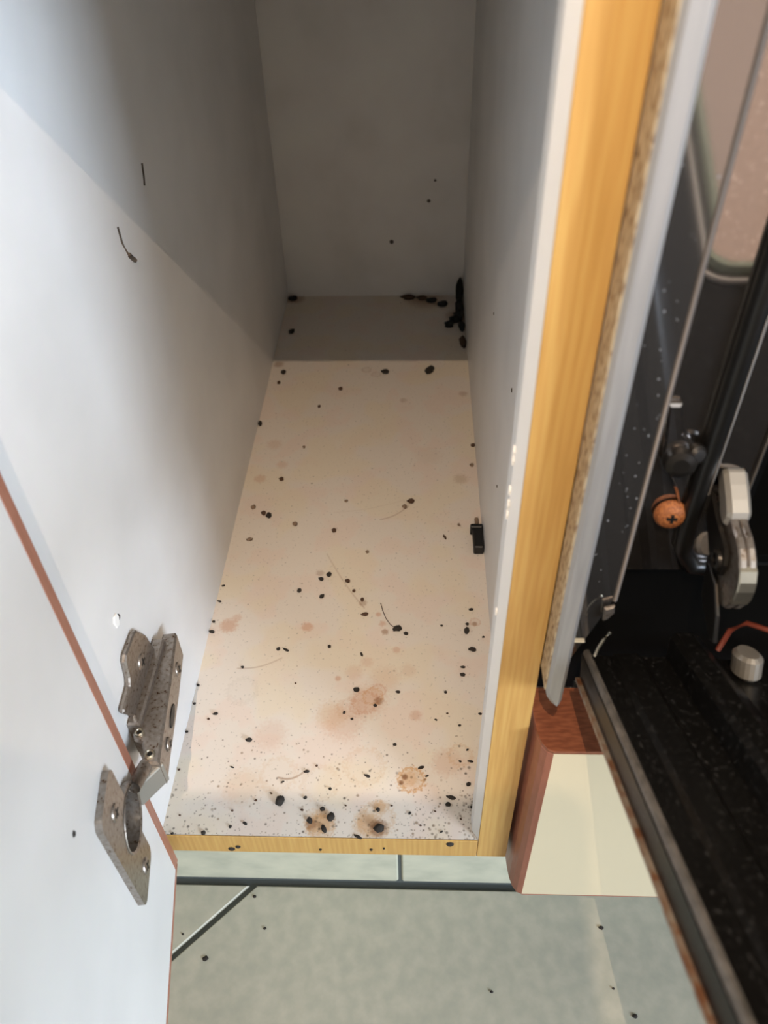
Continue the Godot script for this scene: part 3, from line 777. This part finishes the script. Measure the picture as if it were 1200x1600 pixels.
func oven_door(o: Node3D) -> void:
	var x := Vector3(1, 0, 0)
	var t := oven_frame.basis.y
	var n := oven_frame.basis.z
	var pf := Transform3D(Basis(x, n, t), oven_frame.origin)   # (x, height) outlines drawn along the door
	var d := part("door", extrude(pts([0.2056, 0.0, 0.2056, 0.0108, 0.2090, 0.0108, 0.2170, 0.0100, 0.2188, 0.0112, 0.2275, 0.0112, 0.2295, 0.0098, 0.2388, 0.0098, 0.2400, 0.0185, 0.2422, 0.0202, 0.2480, 0.0205, 0.2508, 0.0190, 0.2530, 0.0120, 0.2600, 0.0090, 0.74, 0.0090, 0.74, 0.0]), 0.004, 0.46, 0.0005, pf), mats.black_door, o, "open black oven door with dust and ridges")
	part("outer_panel", extrude(rect(0.2140, -0.012, 0.7415, -0.0004, 0.001, 2), 0.0, 0.465, 0.0008, pf), mats.oven_black, d)
	part("outer_edge", extrude(pts([0.2038, -0.0012, 0.2058, -0.0012, 0.2058, 0.0002, 0.2038, 0.0002]), 0.004, 0.462, 0.0003, pf), mats.brown_orange_edge, d, "brownish metal edge with orange reflections put into its colour")
	part("edge_ridge", extrude(pts([0.2060, 0.0106, 0.2064, 0.0120, 0.2072, 0.0127, 0.2084, 0.0127, 0.2090, 0.0118, 0.2092, 0.0106]), 0.004, 0.46, 0.0003, pf), mats.ridge_highlight_grey, d, "grey ridge with its highlight put into the colour")
	var pane := part("glass_pane", extrude(rect(0.2865, 0.1675, 0.66, 0.43, 0.012, 8), 0.0088, 0.0150, 0.0006, oven_frame), mats.pane, d, "tinted inner glass pane")
	part("pane_rim", extrude_hole(rect(0.2840, 0.1650, 0.6625, 0.4325, 0.0145, 8), [rect(0.2866, 0.1676, 0.6599, 0.4299, 0.0119, 8)], 0.0088, 0.0152, oven_frame), mats.pane_rim, pane)
	part("pane_highlight_line", extrude_hole(rect(0.2775, 0.1590, 0.669, 0.439, 0.019, 8), [rect(0.2787, 0.1602, 0.6678, 0.4378, 0.018, 8)], 0.0088, 0.0120, oven_frame), mats.pane_highlight_line, pane)  # thin line with the highlight of the pane edge put into its colour
	# corner fitting and wire where the hinge enters the door
	part("corner_fitting", extrude(circle(Vector2(0.2655, 0.0165), 0.0052, 20, 0.0075), 0.0088, 0.0185, 0.0015, oven_frame), mats.light_steel, d)
	part("wire", tube([oven_frame * Vector3(0.2600, 0.002, 0.012), oven_frame * Vector3(0.2625, 0.005, 0.022), oven_frame * Vector3(0.2670, 0.009, 0.027), oven_frame * Vector3(0.274, 0.017, 0.027), oven_frame * Vector3(0.284, 0.026, 0.018), oven_frame * Vector3(0.290, 0.032, 0.0095)], 0.0011, 8), mats.red_wire, d, "orange red wire")


func oven_drawer() -> void:
	var t := thing("oven_cabinet", "low cabinet under the oven with a cream drawer front edged in brown", "cabinet", Vector3(0.46, -0.037, -0.1))
	var flat := Transform3D(Basis(Vector3(1, 0, 0), Vector3(0, 0, 1), Vector3(0, 1, 0)), Vector3.ZERO)
	var arc := [0.1919, -0.0205, 0.1921, -0.0075, 0.1924, -0.0020, 0.1931, 0.0035, 0.1945, 0.0085, 0.1966, 0.0115, 0.1992, 0.0127]
	var d := part("drawer", box(Vector3(0.1993, -0.0365, -0.0200), Vector3(0.74, 0.1130, 0.0126)), mats.cream, t, "cream drawer front")
	part("edge_strip", extrude(pts(arc + [0.1994, 0.0127, 0.1994, -0.0205]), -0.037, 0.1130, 0.0004, flat), mats.brown_edge, d, "rounded brown side edge")
	part("edge_strip", extrude(pts(arc + [0.74, 0.0127, 0.74, -0.0205]), 0.1130, 0.1150, 0.0003, flat), mats.brown_wood, d, "reddish brown wood grain top edge")
	part("edge_strip", extrude(pts([0.1994, 0.0127, 0.74, 0.0127, 0.74, -0.0205, 0.1994, -0.0205]), -0.0375, -0.0365, 0.0002, flat), mats.brown_edge, d)
	part("body", box(Vector3(0.215, -0.016, -0.45), Vector3(0.73, 0.09, -0.0207)), mats.melamine, t)
	var w := thing("worktop", "grey brown kitchen worktop above the cabinet and oven", "worktop", Vector3(0.3, 0.6, -0.3))
	part("slab", box(Vector3(-0.3, 0.602, -0.648), Vector3(0.9, 0.632, 0.02), 0.003), mats.worktop, w)


# ---------------------------------------------------------------- dirt
func crumb_mesh(seed_: int) -> ArrayMesh:
	var nz := FastNoiseLite.new()
	nz.seed = seed_
	nz.frequency = 0.9
	var st := SurfaceTool.new()
	st.begin(Mesh.PRIMITIVE_TRIANGLES)
	st.set_smooth_group(0)
	var rows := 6
	var cols := 9
	var at := func(i: int, j: int) -> Vector3:
		var th := PI * i / rows
		var ph := TAU * (j % cols) / cols
		var v := Vector3(sin(th) * cos(ph), cos(th), sin(th) * sin(ph))
		return v * (1.0 + 0.55 * nz.get_noise_3dv(v * 1.3))
	for i in rows:
		for j in cols:
			quad(st, at.call(i, j), at.call(i, j + 1), at.call(i + 1, j + 1), at.call(i + 1, j))
	st.generate_normals()
	return st.commit()


func cabinet_dirt() -> void:
	var kinds := []
	for k in 5:
		kinds.append(crumb_mesh(100 + k * 13))
	# x mm, z mm, length mm, width mm on the cabinet floor
	var spots := [12.3, -528.5, 5.9, 8.9, 110.4, -454.0, 7.9, 6.6, 152.6, -457.0, 7.9, 15.4, 12.7, -454.5, 4.9, 6.6, 10.5, -437.2, 3.6, 5.4, 69.5, -426.5, 4.2, 5.2, 52.1, -399.2, 2.9, 4.9, 0.8, -373.4, 3.4, 8.5, 44.1, -340.8, 2.2, 3.5, 30.1, -298.2, 4.2, 4.8, 11.9, -264.3, 4.1, 4.5, 21.0, -257.7, 4.0, 5.9, 25.4, -254.9, 4.5, 6.6, 46.9, -245.7, 4.0, 4.3, 77.6, -238.8, 3.9, 4.9, 84.7, -272.1, 3.0, 3.0, 135.9, -271.6, 6.1, 5.2, 130.9, -265.6, 4.0, 4.4, 14.3, -228.8, 4.9, 3.4, 104.0, -216.7, 2.8, 3.3, 189.3, -342.6, 3.8, 5.2, 185.9, -316.4, 3.7, 4.1, 172.7, -245.7, 2.4, 3.5, 161.6, -232.5, 1.9, 6.1, 57.6, -178.1, 3.6, 4.2, 74.0, -172.9, 3.2, 4.7, 72.1, -189.1, 4.1, 3.7, 77.3, -193.5, 3.7, 5.0, 91.1, -187.5, 3.7, 3.7, 96.2, -178.4, 2.7, 3.0, 102.5, -170.2, 2.7, 4.1, 104.9, -157.0, 5.3, 3.4, 127.5, -144.5, 6.9, 4.9, 133.2, -140.8, 3.0, 3.2, 82.8, -129.5, 2.6, 3.2, 49.0, -127.0, 2.6, 3.2, 54.2, -126.5, 5.1, 2.1, 104.4, -123.5, 1.7, 4.1, 27.4, -112.3, 2.1, 2.0, 63.4, -100.4, 1.6, 1.5, 102.5, -95.7, 4.0, 3.8, 128.8, -94.6, 3.2, 2.4, 158.6, -95.0, 2.0, 2.4, 114.7, -84.6, 2.4, 2.3, 95.9, -79.3, 2.0, 2.7, 100.9, -74.8, 2.0, 1.8, 16.2, -77.2, 3.6, 2.3, 12.5, -73.5, 1.6, 1.8, 39.7, -59.3, 3.9, 3.1, 127.5, -57.7, 2.7, 2.1, 166.5, -71.3, 1.9, 1.8, 159.3, -79.7, 1.6, 1.4, 152.2, -75.1, 2.0, 1.3, 179.3, -79.6, 2.3, 1.8, 177.9, -162.3, 4.0, 2.3, 173.9, -143.4, 3.9, 6.5, 174.6, -149.4, 2.6, 2.8, 177.0, -128.0, 5.5, 3.6, 170.2, -114.2, 3.3, 2.0, 169.9, -108.2, 4.1, 3.0, 184.3, -96.8, 2.4, 5.2, 157.3, -148.1, 2.2, 1.6, 184.8, -138.7, 2.1, 1.6, 76.5, -39.4, 3.4, 2.0, 32.6, -41.5, 3.0, 1.2, 82.1, -43.2, 1.5, 1.6, 112.0, -37.2, 4.1, 2.0, 143.1, -43.0, 4.1, 2.0, 146.4, -37.8, 2.2, 1.2, 170.1, -33.0, 3.3, 2.8, 170.4, -55.0, 1.9, 1.3, 165.9, -47.4, 1.9, 1.6, 171.9, -47.5, 3.7, 1.6, 91.1, -28.9, 1.8, 2.0, 63.5, -20.7, 5.8, 7.3, 77.4, -23.2, 2.2, 2.3, 160.0, -24.7, 5.8, 2.7, 158.1, -20.5, 3.2, 3.0, 76.3, -16.0, 1.8, 1.5, 87.8, -16.6, 3.2, 3.0, 92.8, -11.8, 4.6, 5.6, 81.2, -9.8, 3.2, 4.8, 89.5, -5.2, 2.8, 5.8, 119.8, -5.7, 5.6, 5.4, 119.0, -16.8, 2.5, 3.0, 136.6, -15.2, 1.4, 2.2, 37.6, -5.6, 1.8, 2.2, 45.4, -7.6, 2.9, 1.9, 23.3, -1.7, 2.5, 2.9, 6.2, -0.3, 2.1, 1.5, 1.6, -39.4, 1.5, 1.7, 49.5, -21.2, 1.8, 1.5, 37.1, -14.9, 1.4, 1.5, 108.4, -0.1, 4.9, 1.8, 63.4, -32.8, 2.6, 1.2, 2.5, -182.4, 2.8, 1.8, 2.3, -168.0, 3.6, 1.8, 1.6, -149.7, 2.2, 2.3, 1.0, -140.9, 3.9, 2.8, 0.4, -98.1, 2.5, 2.0, 1.6, -84.3, 2.0, 1.9, 0.5, -64.4, 2.0, 1.8, 8.0, -11.7, 1.1, 1.1, 142.6, -8.3, 1.4, 1.1, 126.5, -19.5, 1.8, 1.1, 154.1, -4.9, 2.1, 1.1, 171.3, -19.2, 2.1, 1.9, 172.1, -8.9, 1.8, 2.2, 173.8, -14.4, 1.4, 1.9, 57.7, -25.6, 1.8, 1.2, 100.6, -19.1, 1.4, 1.1, 150.8, -16.6, 1.4, 1.1, 164.9, -12.4, 1.4, 1.1]
	var rows := {}
	var special := {2: "large round black dropping alone at the far end of the cabinet floor", 1: "oval dark crumb at the far end, left of the large round dropping", 11: "left half of the dark crumb pair on the rear left of the cabinet floor", 12: "right half of the dark crumb pair on the rear left of the cabinet floor", 16: "dark crumb at the upper end of a faint drag mark in the rear half", 32: "insect shaped dark crumb with a thin hair trailing from it", 31: "elongated dark seed shaped crumb behind the insect shaped one", 74: "largest black ragged crumb on the front strip of the cabinet floor", 76: "reddish brown oval crumb at the right end of the shaded front strip", 82: "upright black crumb in the orange stain at the front edge", 80: "black two-lobed crumb at the right of the orange stain", 81: "brown crumb at the left rim of the orange stain", 83: "dark brown lump in the brown stain at the front edge", 57: "elongated dark seed shaped crumb beside the right side panel", 55: "upright dark oval crumb beside the right side panel", 40: "dark curved crumb at the edge of the ring stains in the middle", 48: "dark crumb left of centre on the front half of the cabinet floor", 67: "dark comma shaped crumb at the upper right of the amber ring stain", 69: "dark oval crumb at the right just behind the front strip", 60: "dark double crumb against the white flank of the stile", 93: "flat crumb hanging on the front edge below the brown stain"}
	for k in range(0, spots.size(), 4):
		var i := k / 4
		var x: float = spots[k] / 1000.0
		var z: float = spots[k + 1] / 1000.0
		var l: float = maxf(spots[k + 2], 1.3) / 1000.0
		var wd: float = maxf(spots[k + 3], 1.1) / 1000.0
		var big := maxf(l, wd)
		var o := MeshInstance3D.new()
		o.name = numbered("dirt_crumb")
		o.mesh = kinds[i % 5]
		var hgt := minf(minf(l, wd) * 0.36, 0.0022)
		x = clampf(x, l * 0.5, W - l * 0.5)
		if z > -0.02 and x > GAP - l * 0.5:
			x = GAP - l * 0.55
		z = minf(z, -0.0012)
		var turn := rng.randf_range(-0.5, 0.5)
		o.transform = Transform3D(Basis(Vector3.UP, turn).scaled_local(Vector3(l * 0.47, hgt, wd * 0.45)), Vector3(x, hgt * 0.86, z))
		var dark: Material = mats.dropping
		if z < -0.2:
			dark = mats.brown_crumb if big < 0.0062 else mats.dropping
			if big < 0.0046 or i in [18, 19, 21]:
				dark = mats.faint_crumb
		elif big < 0.0019 or i in [28, 29, 30, 31, 92]:
			dark = mats.brown_crumb
		o.material_override = dark
		var label := ""
		if special.has(i):
			label = special[i]
		else:
			var size := "tiny dark speck" if big < 0.0024 else ("small dark crumb" if big < 0.0042 else "larger dark crumb")
			if dark == mats.faint_crumb:
				size = "faint brown crumb"
			var spot := "on the middle of the cabinet floor"
			if z > -0.03:
				spot = "on the shaded front strip"
			elif x < 0.02:
				spot = "along the left side panel"
			elif x > 0.155:
				spot = "along the right side panel"
			elif z < -0.35:
				spot = "at the far end"
			elif z < -0.2:
				spot = "on the rear half"
			elif z > -0.07:
				spot = "just behind the front strip"
			label = size + " " + spot
			if not rows.has(label):
				rows[label] = []
			rows[label].append(o)
		o.set_meta("label", label)
		o.set_meta("category", "crumb")
		add_child(o)
	# alike crumbs of one place are told apart by their order from the left
	var nth := ["first", "second", "third", "fourth", "fifth", "sixth", "seventh", "eighth", "ninth", "tenth", "eleventh", "twelfth", "thirteenth", "fourteenth", "fifteenth", "sixteenth", "seventeenth", "eighteenth", "nineteenth", "twentieth"]
	for label in rows:
		var row: Array = rows[label]
		row.sort_custom(func(a, c): return a.position.x < c.position.x if label.find("side panel") < 0 else a.position.z > c.position.z)
		for k in row.size():
			row[k].set_meta("group", label.replace("crumb", "crumbs").replace("speck", "specks"))
			var way := "from the left" if label.find("side panel") < 0 else "from the front"
			row[k].set_meta("label", label if row.size() == 1 else "%s, %s %s" % [label, nth[mini(k, 19)], way])
	# clods at the foot of the back panel
	for s in [[0.0057, -0.597, 0.005, 0.004, 0, "dark clod of dirt in the left rear corner of the cabinet"], [0.1310, -0.598, 0.008, 0.004, 1, "flat brown clod of dirt at the back panel, left of three"], [0.1460, -0.596, 0.006, 0.0035, 1, "flat brown clod of dirt at the back panel, middle of three"], [0.1560, -0.591, 0.006, 0.004, 0, "flat dark clod of dirt at the back panel, right of three"], [0.1675, -0.5830, 0.0055, 0.006, 0, "round dark clod of dirt just left of the black clump in the rear corner"]]:
		var o := MeshInstance3D.new()
		o.name = numbered("dirt_clod")
		o.mesh = kinds[s[4]]
		o.material_override = mats.burnt if s[4] == 0 else mats.brown_crumb
		o.transform = Transform3D(Basis.from_scale(Vector3(s[2], 0.0025, s[3])), Vector3(s[0], 0.002, s[1]))
		o.set_meta("label", s[5])
		o.set_meta("category", "clod")
		add_child(o)
	# black crust in the right rear corner, one ragged lump
	var st := SurfaceTool.new()
	st.begin(Mesh.PRIMITIVE_TRIANGLES)
	for b in [[0.1858, 0.010, -0.595, 0.0040, 0.0140, 0.009], [0.1852, 0.006, -0.572, 0.0044, 0.0075, 0.014], [0.1840, 0.004, -0.556, 0.0050, 0.0050, 0.008], [0.1795, 0.003, -0.549, 0.0060, 0.0034, 0.0055], [0.1738, 0.003, -0.539, 0.0052, 0.0034, 0.0050], [0.1862, 0.003, -0.536, 0.0034, 0.0035, 0.010]]:
		st.append_from(kinds[int(b[2] * -1000) % 5], 0, Transform3D(Basis.from_scale(Vector3(b[3], b[4], b[5])), Vector3(b[0], b[1], b[2])))
	var cl := MeshInstance3D.new()
	cl.name = "dirt_clump"
	cl.mesh = st.commit()
	cl.material_override = mats.burnt
	cl.set_meta("label", "black ragged clump of crusted dirt in the right rear corner of the cabinet")
	cl.set_meta("category", "dirt")
	add_child(cl)
	var br := MeshInstance3D.new()
	br.name = "dirt_streak"
	br.mesh = kinds[3]
	br.material_override = mats.brown_crumb
	br.transform = Transform3D(Basis.from_scale(Vector3(0.0032, 0.0030, 0.011)), Vector3(0.1862, 0.0025, -0.506))
	br.set_meta("label", "brown streak of dirt along the right side panel in front of the black clump")
	br.set_meta("category", "dirt")
	add_child(br)
	# a black plastic plug lying by the right side panel
	var p := thing("plastic_plug", "small black plastic plug lying on the cabinet floor against the right side panel", "plug", Vector3(0.1858, 0, -0.226))
	part("body", box(Vector3(0.1822, 0.0002, -0.2360), Vector3(0.1896, 0.0085, -0.2145), 0.0009), mats.plastic_and_hole_black, p)
	part("flange", box(Vector3(0.1806, 0.0002, -0.2385), Vector3(0.1898, 0.0095, -0.2345), 0.0008), mats.plastic_and_hole_black, p)
	part("clear_tip", tube([Vector3(0.186, 0.004, -0.2385), Vector3(0.186, 0.004, -0.249)], 0.0016, 8), mats.faint_crumb, p)
	# a thin hair beside the biggest crumb in the middle
	var hair := MeshInstance3D.new()
	hair.name = "hair"
	hair.mesh = tube([Vector3(0.1155, 0.0004, -0.1674), Vector3(0.1172, 0.0012, -0.1600), Vector3(0.1195, 0.0016, -0.1530), Vector3(0.1225, 0.0015, -0.1480), Vector3(0.1255, 0.0010, -0.1455)], 0.00028, 6)
	hair.material_override = mats.brown_crumb
	hair.set_meta("label", "thin dark hair curving up to the insect shaped crumb")
	hair.set_meta("category", "hair")
	add_child(hair)
	# specks on the kitchen floor
	var n := 0
	for s in [[0.0081, 0.0235, 0.0019, "dark oval speck on the grey floor tile beside the diagonal joint"], [0.2589, -0.0002, 0.0016, "dark speck on the floor tile in the bright streak below the drawer"], [0.2707, 0.0491, 0.0016, "dark speck on the floor tile beside the oven door"], [0.2605, 0.0347, 0.0008, "tiny speck on the bright streak of the floor tile"], [0.0337, -0.0149, 0.0013, "dark speck on the floor tile under the plinth end of the joint"], [0.0432, 0.0049, 0.0010, "small speck on the floor tile right of the diagonal joint"], [-0.0092, 0.0095, 0.0008, "tiny speck on the small triangular tile piece by the door"], [0.1866, 0.0381, 0.0010, "small speck on the floor tile at the foot of the picture"]]:
		var o := MeshInstance3D.new()
		o.name = numbered("floor_speck")
		o.mesh = kinds[n % 5]
		n += 1
		o.material_override = mats.dropping
		o.transform = Transform3D(Basis.from_scale(Vector3(s[2], 0.0006, s[2] * 0.8)), Vector3(s[0], FLOOR_Y + 0.0005, s[1]))
		o.set_meta("label", s[3])
		o.set_meta("category", "crumb")
		add_child(o)
